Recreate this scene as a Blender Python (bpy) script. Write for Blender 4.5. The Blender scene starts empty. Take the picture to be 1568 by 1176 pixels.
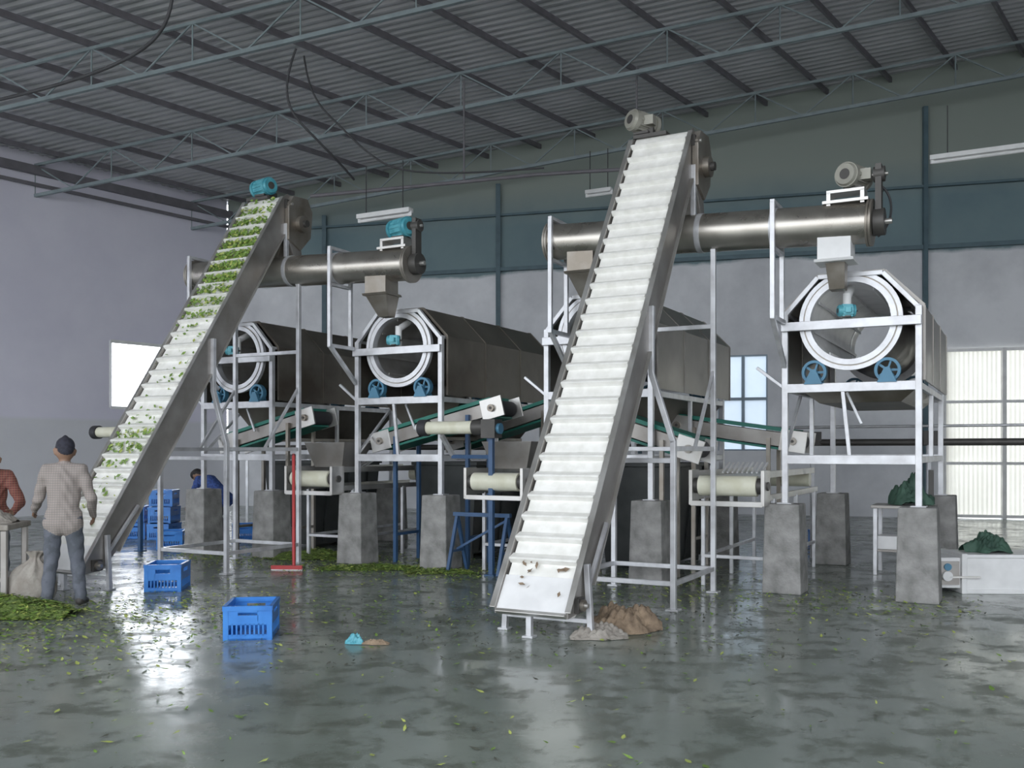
import bpy, math, random
from mathutils import Vector, Matrix, Euler
random.seed(7)
V=Vector
# ------------------------------------------------------------------ materials
def mat(name,c,rough=.5,metal=0.,c2=None,scale=4.,rvar=0.,bump=0.,bscale=None,emit=0,lo=.35,hi=.65,trans=0,stretch=None):
    m=bpy.data.materials.new(name); m.use_nodes=True
    nt=m.node_tree; N=nt.nodes; L=nt.links; b=N['Principled BSDF']
    b.inputs['Roughness'].default_value=rough; b.inputs['Metallic'].default_value=metal
    b.inputs['Base Color'].default_value=(*c,1)
    tc=N.new('ShaderNodeTexCoord'); mp=N.new('ShaderNodeMapping'); L.new(tc.outputs['Object'],mp.inputs[0])
    if stretch: mp.inputs['Scale'].default_value=stretch
    no=N.new('ShaderNodeTexNoise'); no.inputs['Scale'].default_value=scale; no.inputs['Detail'].default_value=5
    L.new(mp.outputs[0],no.inputs['Vector'])
    if c2 is None: c2=tuple(x*.8 for x in c)
    cr=N.new('ShaderNodeValToRGB'); cr.color_ramp.elements[0].position=lo; cr.color_ramp.elements[1].position=hi
    cr.color_ramp.elements[0].color=(*c2,1); cr.color_ramp.elements[1].color=(*c,1)
    L.new(no.outputs['Fac'],cr.inputs[0]); L.new(cr.outputs[0],b.inputs['Base Color'])
    if rvar:
        mr=N.new('ShaderNodeMapRange'); mr.inputs[3].default_value=max(.02,rough-rvar); mr.inputs[4].default_value=rough+rvar
        mr.inputs[1].default_value=.3; mr.inputs[2].default_value=.7
        L.new(no.outputs['Fac'],mr.inputs[0]); L.new(mr.outputs[0],b.inputs['Roughness'])
    if bump:
        n2=N.new('ShaderNodeTexNoise'); n2.inputs['Scale'].default_value=bscale or scale*6; n2.inputs['Detail'].default_value=4
        L.new(mp.outputs[0],n2.inputs['Vector'])
        bp=N.new('ShaderNodeBump'); bp.inputs['Strength'].default_value=bump; bp.inputs['Distance'].default_value=.02
        L.new(n2.outputs['Fac'],bp.inputs['Height']); L.new(bp.outputs[0],b.inputs['Normal'])
    if trans:
        tr=N.new('ShaderNodeBsdfTranslucent'); tr.inputs[0].default_value=(*c,1)
        mx=N.new('ShaderNodeMixShader'); mx.inputs[0].default_value=trans
        o=N['Material Output']; L.new(b.outputs[0],mx.inputs[1]); L.new(tr.outputs[0],mx.inputs[2]); L.new(mx.outputs[0],o.inputs[0])
    return m
STEEL=mat('stainless_steel',(.68,.67,.65),.36,.8,(.50,.48,.45),3,.08)
STEELD=mat('weathered_steel',(.42,.39,.35),.42,.7,(.22,.19,.155),2.2,.1)
CASE=mat('drum_casing_steel_shaded',(.22,.20,.17),.42,.6,(.12,.10,.08),1.8,.1)  # same casing steel for the backlit drums, shade put into the colour
CASEL=mat('drum_casing_steel_lit',(.42,.40,.37),.42,.6,(.28,.26,.23),1.8,.1)  # lighter copy of the casing steel, better light put into the colour
PIPE=mat('brushed_pipe_steel',(.56,.53,.48),.30,.9,(.42,.39,.35),3,.05)
SIDE=mat('conveyor_side_steel',(.40,.38,.36),.42,.65,(.26,.24,.22),2.5,.08)
POST=mat('aluminium_paint',(.74,.75,.78),.36,.45,(.52,.52,.54),5,.05)
WHITEP=mat('white_paint',(.88,.88,.88),.4,0,(.78,.78,.78),5)
BELT=mat('pvc_belt_cream',(.94,.93,.89),.42,0,(.82,.81,.76),9)
CREAM=mat('cream_roller',(.86,.85,.70),.4,0,(.74,.72,.55),6)
CONC=mat('concrete',(.36,.35,.34),.85,0,(.19,.19,.18),5,0,.5,40)
TEAL=mat('teal_motor_paint',(.12,.46,.54),.4,.1,(.05,.28,.36),8)
TEALD=mat('blue_wheel_paint',(.08,.24,.38),.45,.1)
GREYM=mat('grey_motor_paint',(.36,.35,.30),.45,.2)
DARK=mat('dark_rubber',(.035,.035,.04),.6)
DARKM=mat('dark_iron',(.09,.085,.08),.5,.4)
SHADEB=mat('under_drum_shade',(.055,.06,.06),.5,.2,(.03,.035,.035),3)  # near-black colour standing in for the shade below the drums
GREEN=mat('green_belt',(.02,.20,.15),.5)
BLUEF=mat('blue_frame_paint',(.04,.10,.22),.45)
CRATE=mat('blue_plastic',(.04,.24,.72),.35,0,(.02,.17,.58),6)
RED=mat('red_paint',(.60,.06,.06),.4)
TRUSS=mat('truss_paint',(.27,.33,.35),.6,.0)
TRUSSW=mat('column_paint',(.09,.15,.18),.6,.0)
PURL=mat('purlin_paint',(.19,.18,.20),.6)
CABLE=mat('cable',(.05,.05,.055),.6)
LEAF=mat('green_leaf',(.22,.36,.06),.5,0,(.10,.19,.03),30)
LEAFY=mat('yellow_leaf',(.44,.50,.12),.5,0,(.30,.37,.08),30)
LEAFD=mat('dark_debris',(.08,.085,.065),.6)
PILEM=mat('leaf_heap_green',(.20,.29,.06),.8,0,(.08,.12,.03),18,0,1,60)
SACK=mat('jute_cloth',(.33,.24,.16),.9,0,(.17,.12,.08),8,0,.6,40)
SACKW=mat('grey_sacking',(.38,.35,.31),.9,0,(.25,.22,.19),6,0,.5,40)
GCLOTH=mat('green_tarp',(.06,.13,.09),.7,0,(.03,.07,.05),6)
DOORS=mat('translucent_sheet',(.88,.87,.80),.5,0,(.74,.72,.64),1.2,trans=.28)
GLASSF=mat('window_frame_paint',(.26,.34,.42),.4)
GLASS=mat('frosted_glass',(.62,.72,.82),.3,0,(.54,.64,.75),2,trans=.3)
# ------------------------------------------------------------------ mesh builder
def basis(d):
    d=d.normalized(); up=V((0,0,1)) if abs(d.z)<.95 else V((0,1,0))
    x=d.cross(up).normalized(); y=x.cross(d); return d,x,y
class G:
    def __init__(s): s.v=[];s.f=[];s.mi=[];s.sm=[];s.mats=[]
    def add(s,vs,fs,m,smooth=False):
        if m not in s.mats: s.mats.append(m)
        k=s.mats.index(m); o=len(s.v); s.v+=[tuple(x) for x in vs]
        for f in fs: s.f.append(tuple(i+o for i in f)); s.mi.append(k); s.sm.append(smooth)
    def box(s,c,sz,m,R=None):
        c=V(c); vs=[]
        for x in(-.5,.5):
            for y in(-.5,.5):
                for z in(-.5,.5):
                    p=V((x*sz[0],y*sz[1],z*sz[2]))
                    if R: p=R@p
                    vs.append(c+p)
        s.add(vs,[(0,1,3,2),(4,6,7,5),(0,4,5,1),(2,3,7,6),(0,2,6,4),(1,5,7,3)],m)
    def bb(s,a,b,m):
        s.box([(a[i]+b[i])/2 for i in range(3)],[abs(b[i]-a[i]) for i in range(3)],m)
    def beam(s,p,q,w,h,m):
        p=V(p);q=V(q); d,x,y=basis(q-p); vs=[]
        for e in(p,q):
            for a,b in((-1,-1),(1,-1),(1,1),(-1,1)): vs.append(e+x*a*w/2+y*b*h/2)
        s.add(vs,[(0,3,2,1),(4,5,6,7),(0,1,5,4),(1,2,6,5),(2,3,7,6),(3,0,4,7)],m)
    def cyl(s,p,q,r,m,r1=None,n=20,smooth=True,cap=True):
        p=V(p);q=V(q); r1=r if r1 is None else r1; d,x,y=basis(q-p); vs=[]
        for e,rr in((p,r),(q,r1)):
            for i in range(n):
                a=2*math.pi*i/n; vs.append(e+(x*math.cos(a)+y*math.sin(a))*rr)
        s.add(vs,[(i,(i+1)%n,n+(i+1)%n,n+i) for i in range(n)],m,smooth)
        if cap: s.add(vs,[tuple(range(n))[::-1],tuple(range(n,2*n))],m)
    def tube(s,p,q,ro,ri,m,n=48,mi=None):
        p=V(p);q=V(q); d,x,y=basis(q-p); vs=[]
        for e,rr in((p,ro),(q,ro),(q,ri),(p,ri)):
            for i in range(n):
                a=2*math.pi*i/n; vs.append(e+(x*math.cos(a)+y*math.sin(a))*rr)
        for k,sm,mm in((0,True,m),(1,False,m),(2,True,mi or m),(3,False,m)):
            k2=(k+1)%4
            s.add(vs,[(k*n+i,k*n+(i+1)%n,k2*n+(i+1)%n,k2*n+i) for i in range(n)],mm,sm)
    def frus(s,c0,s0,c1,s1,m,cap=True):
        vs=[]
        for c,z in((c0,s0),(c1,s1)):
            for a,b in((-1,-1),(1,-1),(1,1),(-1,1)): vs.append(V(c)+V((a*z[0]/2,b*z[1]/2,0)))
        fs=[(0,1,5,4),(1,2,6,5),(2,3,7,6),(3,0,4,7)]
        if cap: fs+=[(0,3,2,1),(4,5,6,7)]
        s.add(vs,fs,m)
    def prism(s,prof,y0,y1,m,closed=True,cap=False):
        n=len(prof); vs=[(x,y0,z) for x,z in prof]+[(x,y1,z) for x,z in prof]
        fs=[(i,(i+1)%n,n+(i+1)%n,n+i) for i in range(n if closed else n-1)]
        if cap: fs+=[tuple(range(n))[::-1],tuple(range(n,2*n))]
        s.add(vs,fs,m)
    def prismx(s,prof,x0,x1,m):
        n=len(prof); vs=[(x0,y,z) for y,z in prof]+[(x1,y,z) for y,z in prof]
        s.add(vs,[(i,(i+1)%n,n+(i+1)%n,n+i) for i in range(n)]+[tuple(range(n))[::-1],tuple(range(n,2*n))],m)
    def ell(s,c,r,m,nu=16,nv=10,R=None):
        vs=[]; fs=[]
        for j in range(nv+1):
            ph=math.pi*j/nv
            for i in range(nu):
                a=2*math.pi*i/nu
                vs.append(V((math.cos(a)*math.sin(ph)*r[0],math.sin(a)*math.sin(ph)*r[1],math.cos(ph)*r[2]))+V(c))
        for j in range(nv):
            for i in range(nu): fs.append((j*nu+i,(j+1)*nu+i,(j+1)*nu+(i+1)%nu,j*nu+(i+1)%nu))
        s.add(vs,fs,m,True)
    def path(s,pts,r,m,n=8):
        for a,b in zip(pts[:-1],pts[1:]): s.cyl(a,b,r,m,n=n)
    def obj(s,name,parent=None,loc=(0,0,0),rz=0,bevel=0,solid=0):
        me=bpy.data.meshes.new(name); me.from_pydata(s.v,[],s.f)
        for m in s.mats: me.materials.append(m)
        me.polygons.foreach_set('material_index',s.mi); me.polygons.foreach_set('use_smooth',s.sm); me.update()
        o=bpy.data.objects.new(name,me); bpy.context.collection.objects.link(o)
        o.location=loc; o.rotation_euler=(0,0,rz)
        if parent: o.parent=parent
        if bevel:
            b=o.modifiers.new('b','BEVEL'); b.width=bevel; b.segments=2; b.limit_method='ANGLE'; b.angle_limit=.8
        if solid:
            b=o.modifiers.new('s','SOLIDIFY'); b.thickness=solid; b.offset=0
        return o
def empty(name,loc=(0,0,0),rz=0):
    o=bpy.data.objects.new(name,None); bpy.context.collection.objects.link(o); o.location=loc; o.rotation_euler=(0,0,rz); return o
# machine grid
TH=math.radians(28); LX=V((math.cos(TH),-math.sin(TH),0)); AY=V((math.sin(TH),math.cos(TH),0)); O0=V((-2.2,13.7,0))
def W(l,a,z=0): return O0+LX*l+AY*a+V((0,0,z))
# ------------------------------------------------------------------ motor
def motor(g,c,axis,r,ln,m,box=True):
    c=V(c); d,x,y=basis(V(axis)); p=c-d*ln/2; q=c+d*ln/2
    g.cyl(p,q,r*.9,m,n=24)
    for i in range(12):
        a=2*math.pi*i/12; e=(x*math.cos(a)+y*math.sin(a))*r*.93
        g.beam(p+e+d*ln*.15,q+e-d*ln*.15,.012,.03,m)
    g.cyl(q-d*ln*.12,q+d*ln*.02,r*1.08,m,n=24); g.cyl(p-d*ln*.02,p+d*ln*.14,r*1.05,m,n=24)
    g.cyl(p-d*ln*.12,p,r*.85,m,r1=r,n=24); g.cyl(p-d*(ln*.13),p-d*(ln*.12),r*.45,DARKM,n=16)
    g.cyl(q,q+d*ln*.25,r*.18,DARKM,n=12)
    if box: g.box(c+x*r*1.05,(r*.9,r*.9,r*.9),m)
    g.box(c-V((0,0,r*1.05)),(r*1.5,r*1.5,r*.25),DARKM)
# ------------------------------------------------------------------ inclined conveyor
def conveyor(l0,leaves,mm):
    root=empty('inclined_cleated_conveyor',W(l0,0),-TH)
    p0=V((0,-3.8,.26)); p1=V((0,-.5,5.2)); d=(p1-p0).normalized(); Ln=(p1-p0).length; n=V((0,-d.z,d.y))
    def Q(x,s,h): return p0+d*s+n*h+V((x,0,0))
    def slab(g,x0,x1,s0,s1,h0,h1,m):
        vs=[Q(x,s,h) for x in(x0,x1) for s in(s0,s1) for h in(h0,h1)]
        g.add(vs,[(0,1,3,2),(4,6,7,5),(0,4,5,1),(2,3,7,6),(0,2,6,4),(1,5,7,3)],m)
    g=G()
    slab(g,-.31,.31,.12,Ln,-.03,0,BELT); slab(g,-.31,.31,.1,Ln,-.25,-.235,BELT)
    s=.42
    while s<Ln:
        vs=[]
        for x in(-.325,.325): vs+=[Q(x,s,0),Q(x,s+.012,.055),Q(x,s+.03,.055),Q(x,s+.10,0)]
        g.add(vs,[(0,1,5,4),(1,2,6,5),(2,3,7,6),(0,3,2,1),(4,5,6,7)],BELT); s+=.215
    g.cyl(Q(-.31,Ln,-.12),Q(.31,Ln,-.12),.118,BELT,n=28); g.cyl(Q(-.31,.12,-.125),Q(.31,.12,-.125),.115,BELT,n=28)
    g.obj('belt',root)
    g=G()
    for sx in(-1,1):
        a,b=sorted((sx*.33,sx*.35))
        prof=[(-.06,-.02),(.0,.03),(Ln-.05,.03),(Ln+.14,-.04),(Ln+.14,-.24),(Ln-.05,-.30),(.5,-.30),(.12,-.24)]
        vs=[Q(x,s,h) for x in(a,b) for s,h in prof]; k=len(prof)
        g.add(vs,[(i,(i+1)%k,k+(i+1)%k,k+i) for i in range(k)]+[tuple(range(k))[::-1],tuple(range(k,2*k))],SIDE)
        a,b=sorted((sx*.33,sx*.385)); slab(g,a,b,-.03,Ln,.03,.042,STEEL); slab(g,a,b,.4,Ln,-.31,-.30,STEEL)
        for ss in(.12,Ln):
            g.box(Q(sx*.37,ss,-.12),(.04,.13,.13),DARKM); g.cyl(Q(sx*.39,ss,-.12),Q(sx*.42,ss,-.12),.05,STEELD,n=16); g.cyl(Q(sx*.42,ss,-.12),Q(sx*.45,ss,-.12),.02,STEEL,n=12)
    slab(g,-.33,.33,-.05,.30,.002,.012,WHITEP)
    slab(g,-.33,.33,-.06,-.03,-.03,.03,STEEL)
    for ss in (1.5,3.,4.5): slab(g,-.33,.33,ss,ss+.05,-.33,-.29,SIDE)
    g.obj('side_panels',root,bevel=.004)
    g=G()
    g.prismx([(-.46,4.62),(-.46,5.1),(-.36,5.26),(-.05,5.28),(.06,5.1),(.02,4.72),(-.2,4.5)],.355,.43,STEELD)
    g.prismx([(-.40,5.2),(-.36,5.27),(-.05,5.29),(.08,5.1),(.08,4.75),(.0,4.75),(-.02,5.05),(-.1,5.18)],-.35,.355,STEELD)
    g.cyl((.43,-.2,4.88),(.5,-.2,4.88),.12,STEELD,n=24); g.cyl((.5,-.2,4.88),(.55,-.2,4.88),.05,DARKM,n=16)
    g.frus((0,-.28,4.28),(.36,.34,0),(0,-.2,4.78),(.68,.5,0),STEELD)
    g.prismx([(-.44,4.62),(-.2,4.2),(-.12,4.3),(-.2,4.75)],.355,.40,SIDE)
    g.obj('discharge_head',root,bevel=.005)
    g=G(); X=-.14 if mm is GREYM else 0
    g.bb((-.34,-.50,5.24),(.06,-.3,5.28),DARKM); g.beam((-.3,-.42,5.1),(-.3,-.42,5.26),.04,.04,DARKM); g.beam((.0,-.42,5.1),(.0,-.42,5.26),.04,.04,DARKM)
    motor(g,(-.12+X,-.38,5.44),(.6,1,-.12) if mm is GREYM else (-1,.25,0),.12,.32,mm)
    g.box((-.08+X,-.32,5.31),(.18,.18,.13),DARKM)
    g.obj('drive_motor',root)
    g=G(); w=.055
    def zc(a): return .26+(a+3.8)*d.z/d.y
    for sx in(-1,1):
        x1=sx*.37; x2=sx*.6
        a=-1.85; t=zc(a)-.12
        g.beam((x1,a,t),(x1,a,2.36),w,w,POST); g.beam((x1,a,2.38),(x2,a,1.68),w,w,POST); g.beam((x2,a,1.7),(x2,a,0),w,w,POST)
        a=-.45; t=4.85
        g.beam((x1,a,t),(x1,a,4.22),w,w,POST); g.beam((x1,a,4.24),(x2,a,3.95),w,w,POST); g.beam((x2,a,3.97),(x2,a,0),w,w,POST)
        for aa in(-1.85,-.45): g.box((x2,aa,.01),(.13,.13,.02),POST)
        for zz in(.27,1.62): g.beam((x2,-1.85,zz),(x2,-.45,zz),.04,.05,POST)
        g.beam((x2,-1.15,1.62),(x2,-.45,2.5),.035,.035,POST)
        a=-3.5; g.beam((sx*.38,a,zc(a)-.08),(sx*.42,a,0),.05,.05,POST); g.box((sx*.42,a,.01),(.1,.1,.02),POST)
        g.beam((sx*.39,-3.5,.42),(sx*.38,-3.06,.95),.035,.035,POST)
    for aa in(-1.85,-.45):
        for zz in(.27,1.62)if aa>-1 else (.27,1.5): g.beam((-.6,aa,zz),(.6,aa,zz),.04,.05,POST)
    g.beam((-.42,-3.5,.14),(.42,-3.5,.14),.04,.04,POST)
    g.beam((-.05,-3.74,.2),(-.05,-3.74,0),.05,.05,POST); g.box((-.05,-3.74,.01),(.1,.1,.02),POST)
    g.beam((-.6,-.45,3.0),(.6,-.45,3.0),.04,.05,POST)
    g.obj('legs',root,bevel=.004)
    g=G(); rnd=random.Random(3)
    for i in range(1900 if leaves else 14):
        r=rnd.random()
        if not leaves: s=rnd.choice([.36,.38,.15])+rnd.gauss(0,.03)
        elif r<.84: s=rnd.triangular(3.4,5.9,4.75)
        elif r<.91: s=rnd.uniform(1.35,1.75)
        else: s=rnd.uniform(.3,Ln)
        x=rnd.uniform(-.3,.3) if leaves else rnd.choice([-.18,-.15,.2])+rnd.gauss(0,.04)
        if s<Ln and leaves: s=.42+.215*round((s-.42)/.215)+rnd.gauss(.14,.045)
        if s>Ln or abs(x)>.31: continue
        a=rnd.uniform(0,6.3); e=.02+.025*rnd.random()
        c0=Q(x,s,.012+rnd.random()*.045)
        u=(V((1,0,0))*math.cos(a)+d*math.sin(a))*e; v2=(V((1,0,0))*-math.sin(a)+d*math.cos(a))*e*.45+n*.008
        g.add([c0-u,c0+v2,c0+u,c0-v2],[(0,1,2,3)],rnd.choice([LEAF,LEAF,LEAFY,LEAF]) if leaves else SACK)
    g.obj('tea_leaves',root)
conveyor(4.7,False,GREYM); conveyor(-1.3,True,TEAL)
# ------------------------------------------------------------------ screw conveyor tube
def screw(l0,mm):
    root=empty('screw_conveyor_tube',W(l0,-.4),-TH)
    dz=-.09 if l0>3 else 0; xe=.98 if l0>3 else 1.2
    A=V((-2.75,0,4.25+dz)); Bq=V((xe,0,4.08+dz)); d=(Bq-A).normalized()
    def at(x): return A+(Bq-A)*((x+2.75)/(xe+2.75))
    g=G(); g.cyl(A,Bq,.215,PIPE,n=48)
    for x in(-2.75,-2.72,xe-.03,xe): g.cyl(at(x)-d*.012,at(x)+d*.012,.245,STEELD,n=48)
    for x in(-.02,-.85,-1.75): g.cyl(at(x)-d*.03,at(x)+d*.03,.222,POST,n=48)
    g.obj('tube',root)
    g=G()
    for x,k in((.62 if l0>3 else .7,0),(-2.3,1)):
        p=at(x); m=WHITEP if (l0>3 and k==0) else STEELD; q=(l0<3 or k)
        g.frus((x,0,p.z-.38),(.34,.30,0),(x,0,p.z-.14),(.34,.30,0),m)
        g.frus((x,.02,p.z-.41),(.40,.36,0),(x,0,p.z-.38),(.40,.36,0),m)
        g.frus((x,.12,p.z-.68),(.16,.16,0),(x,.02,p.z-.41),(.34 if q else .2,.30 if q else .18,0),STEELD)
    g.obj('drop_chutes',root,bevel=.004)
    g=G(); e=Bq; k=xe-1.2
    g.bb((.72+k,-.14,e.z+.22),(1.18+k,.14,e.z+.25),STEEL); g.bb((.76+k,-.12,e.z+.2),(.80+k,.12,e.z+.34),STEEL); g.bb((.76+k,-.12,e.z+.33),(1.14+k,.12,e.z+.36),STEEL); g.bb((1.1+k,-.12,e.z+.2),(1.14+k,.12,e.z+.34),STEEL)
    motor(g,(1.02+k,0,e.z+.50),(.35,1,0) if mm is GREYM else (-1,.35,0),.125,.32,mm)
    g.bb((1.24+k,-.07,e.z-.12),(1.30+k,.07,e.z+.60),DARKM); g.cyl((1.22+k,0,e.z),(1.33+k,0,e.z),.14,DARKM,n=24); g.cyl((1.22+k,0,e.z+.5),(1.33+k,0,e.z+.5),.08,DARKM,n=24)
    g.cyl((1.2+k,0,e.z),(1.4+k,0,e.z),.03,STEEL,n=12); g.cyl((1.06+k,0,e.z+.5),(1.36+k,0,e.z+.5),.02,STEEL,n=12)
    g.obj('drive_unit',root)
    g=G()
    for x in(0,-3.0+.35):
        z=at(x).z
        for y in(-.23,.23): g.beam((x,y,z+.24),(x,y,3.02),.05,.05,POST)
        g.beam((x,-.25,z+.25),(x,.25,z+.25),.05,.04,POST); g.beam((x,-.25,z-.25),(x,.25,z-.25),.05,.04,POST)
        g.beam((x,-.25,3.04),(x,.30,3.04),.05,.05,POST); g.beam((x,-.23,3.04),(x,.36,2.55),.05,.05,POST)
    g.obj('hanger_frame',root,bevel=.004)
screw(6,GREYM); screw(0,TEAL)
# ------------------------------------------------------------------ rotary drum machines
def drum(l0,kind):
    root=empty('rotary_drum_machine',W(l0,0),-TH)
    g=G(); w=.065; Y2=3.1
    for x in(0,1.4):
        for y in(0,Y2): g.beam((x,y,1.0),(x,y,3.15),w,w,POST); g.box((x,y,1.005),(.16,.16,.014),POST)
        for z in(1.5,2.3): g.beam((x,0,z),(x,Y2,z),.05,.07,POST)
        g.beam((x,1.55,1.5),(x,1.55,2.3),.05,.05,POST)
        g.beam((x,0,3.15),(x,Y2,3.15),.03,.04,POST)
    for y in(0,Y2):
        for z in(1.5,2.3): g.beam((0,y-.0,z),(1.4,y,z),.06,.10,POST)
        pts=[(0,y,3.13),(.36,y,3.53),(1.04,y,3.53),(1.4,y,3.13)]
        for a,b in zip(pts[:-1],pts[1:]): g.beam(a,b,.06,.05,POST)
    g.beam((-.03,-.06,2.99),(1.43,-.06,2.99),.06,.10,POST)
    g.beam((.7,0,1.5),(.62,0,2.3),.04,.04,POST); g.beam((.62,.3,2.26),(.78,.3,1.9),.03,.03,POST); g.beam((0,0,1.55),(.0,.9,2.3),.035,.035,POST)
    g.beam((-.32,0,2.55),(-.0,0,2.3),.035,.035,POST)
    g.obj('support_frame',root,bevel=.004)
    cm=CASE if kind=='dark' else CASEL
    g=G()
    prof=[(-.045,2.36),(-.045,3.16),(.35,3.565),(1.05,3.565),(1.445,3.16),(1.445,2.36)]
    g.prism(prof,.10,3.35,cm,closed=False)
    g.obj('drum_casing',root,solid=.012)
    g=G()
    for y in(.10,1.15,2.25,3.35):
        for a,b in zip(prof[:-1],prof[1:]): g.beam((a[0],y,a[1]),(b[0],y,b[1]),.03,.035,SIDE if kind!='dark' else CASE)
    g.obj('casing_ribs',root)
    g=G()
    if kind=='light':
        g.frus((.7,1.95,2.16),(.9,2.5,0),(.7,1.95,2.34),(1.34,2.75,0),STEELD)
    else:
        g.frus((.7,1.95,1.80),(.6,2.3,0),(.7,1.95,2.34),(1.34,2.75,0),CASE)
        g.frus((.7,1.95,1.75),(.64,2.34,0),(.7,1.95,1.80),(.64,2.34,0),STEELD)
    g.obj('collecting_hopper',root,bevel=.004)
    if kind!='light':
        g=G()  # added dark box that makes the space below the drum look shaded
        g.frus((.72,2.05,.06),(.86,1.6,0),(.72,2.05,1.38),(1.1,1.75,0),SHADEB); g.frus((.72,2.05,1.38),(1.16,1.81,0),(.72,2.05,1.43),(1.16,1.81,0),SHADEB)
        for y in(1.5,2.05,2.6): g.beam((.27,y,.1),(.16,y,1.38),.03,.03,SHADEB); g.beam((1.16,y,.1),(1.28,y,1.38),.03,.03,SHADEB)
        for x in(.35,1.1):
            for y in(1.3,2.8): g.bb((x-.03,y-.03,0),(x+.03,y+.03,.08),SHADEB)
        g.obj('under_drum_shade_box',root,bevel=.005)
    g=G(); c=(.7,3.03)
    g.tube((c[0],.0,c[1]),(c[0],3.3,c[1]),.455,.435,STEELD,mi=WHITEP if kind=='light' else STEEL)  # white lining on the light drum paints in the brightness seen through it
    g.tube((c[0],-.01,c[1]),(c[0],.05,c[1]),.545,.50,POST)
    g.tube((c[0],.0,c[1]),(c[0],.04,c[1]),.505,.475,STEELD)
    g.tube((c[0],-.02,c[1]),(c[0],.09,c[1]),.485,.425,POST)
    g.tube((c[0],2.9,c[1]),(c[0],3.0,c[1]),.545,.43,POST)
    for i in range(8):
        a=i*math.pi/4+.2; e=V((math.cos(a),0,math.sin(a)))
        g.beam(V((c[0],.1,c[1]))+e*.415,V((c[0],3.25,c[1]))+e*.415,.01,.03,WHITEP if kind=='light' else STEEL)
    g.obj('perforated_drum',root)
    g=G()
    for sx in(-1,1):
        for y in(.04,2.95):
            x=.7+sx*.385; z=2.475
            g.tube((x,y-.04,z),(x,y+.04,z),.135,.105,TEALD,n=28); g.cyl((x,y-.05,z),(x,y+.05,z),.035,TEALD,n=14)
            for i in range(5):
                a=i*2*math.pi/5; g.beam((x,y,z),(x+math.cos(a)*.11,y,z+math.sin(a)*.11),.02,.025,TEALD)
            g.cyl((x,y-.09,z),(x,y+.09,z),.015,STEEL,n=10)
            for yy in(-.08,.08): g.frus((x,y+yy,2.34),(.20,.03,0),(x,y+yy,2.49),(.06,.03,0),TEALD)
    g.obj('support_rollers',root)
    g=G()
    motor(g,(.68,-.08,3.13),(1,.5,0),.062,.16,TEAL); g.cyl((.66,.06,3.0),(.66,.06,3.34),.045,WHITEP,n=14); g.cyl((.66,.06,3.3),(.66,.3,3.42),.045,WHITEP,n=14)
    g.obj('feed_drive',root)
    for x in(0,1.4):
        for y in(0,Y2):
            g=G(); g.frus((0,0,0),(.43,.43,0),(0,0,1.0),(.38,.38,0),CONC)
            p=W(l0+x,y); g.obj('concrete_pillar',None,p,-TH,bevel=.015)
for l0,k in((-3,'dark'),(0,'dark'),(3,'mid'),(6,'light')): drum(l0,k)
# ------------------------------------------------------------------ inclined take-off conveyors below drums
def takeoff(l0,a0,x0,z0,x1,z1,fm=STEELD):
    root=empty('takeoff_belt_conveyor',W(l0,a0),-TH); p=V((x0,0,z0)); q=V((x1,0,z1)); d=(q-p).normalized(); up=V((-d.z,0,d.x))
    if up.z<0: up=-up
    g=G()
    for y in(-.26,.26):
        g.beam(p+V((0,y,0)),q+V((0,y,0)),.02,.18,SIDE)
    for e in(p,q):
        for y in(-.275,.275):
            g.box(e+V((0,y,0)),(.34,.03,.28),STEEL,Matrix.Rotation(-math.atan2(d.z,d.x),3,'Y')); g.cyl(e+V((0,y*1.05,0)),e+V((0,y*1.2,0)),.05,STEELD,n=16); g.cyl(e+V((0,y*1.2,0)),e+V((0,y*1.24,0)),.02,DARKM,n=10)
    g.obj('side_frame',root,bevel=.004)
    g=G(); g.beam(p+up*.13,q+up*.13,.56,.05,GREEN); g.beam(p-up*.12,q-up*.12,.50,.03,GREEN)
    g.cyl(p+V((0,-.24,0)),p+V((0,.24,0)),.11,DARK); g.cyl(q+V((0,-.24,0)),q+V((0,.24,0)),.11,DARK)
    g.obj('green_belt',root)
    g=G()
    for f in(.15,.8):
        c=p.lerp(q,f)
        for y in(-.3,.3): g.beam(V((c.x,y,c.z)),V((c.x,y,0)),.05,.05,fm)
        g.beam((c.x,-.3,.4),(c.x,.3,.4),.04,.04,fm)
    g.obj('stand',root)
takeoff(0,.62,.15,1.74,2.0,2.18,BLUEF); takeoff(0,1.9,.6,1.75,2.55,2.3); takeoff(3,.35,.2,2.15,1.85,1.62); takeoff(-3,.62,.15,1.72,1.75,2.1); takeoff(3,1.9,1.2,1.95,2.75,1.72)
for l0 in(1.3,-5.1):
    g=G(); g.cyl((.12,0,1.9),(.82,0,1.9),.085,CREAM,n=24); g.cyl((.0,0,1.9),(.12,0,1.9),.11,DARK,n=20); g.cyl((-.06,0,1.9),(0,0,1.9),.05,WHITEP,n=14)
    g.cyl((.82,0,1.9),(.98,0,1.9),.10,DARKM,n=20); g.box((1.08,0,1.88),(.2,.2,.24),DARKM); g.cyl((1.18,0,1.88),(1.22,0,1.88),.07,TEALD)
    g.beam((.3,.05,1.8),(.3,.35,1.52),.05,.05,POST); g.beam((1.08,0,1.8),(1.08,0,0),.06,.06,BLUEF); g.beam((.3,.33,1.52),(1.08,.0,1.52),.05,.05,BLUEF)
    g.box((1.08,0,.01),(.14,.14,.02),BLUEF)
    g.obj('geared_drive_roller',None,W(l0,-.35),-TH)
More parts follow.
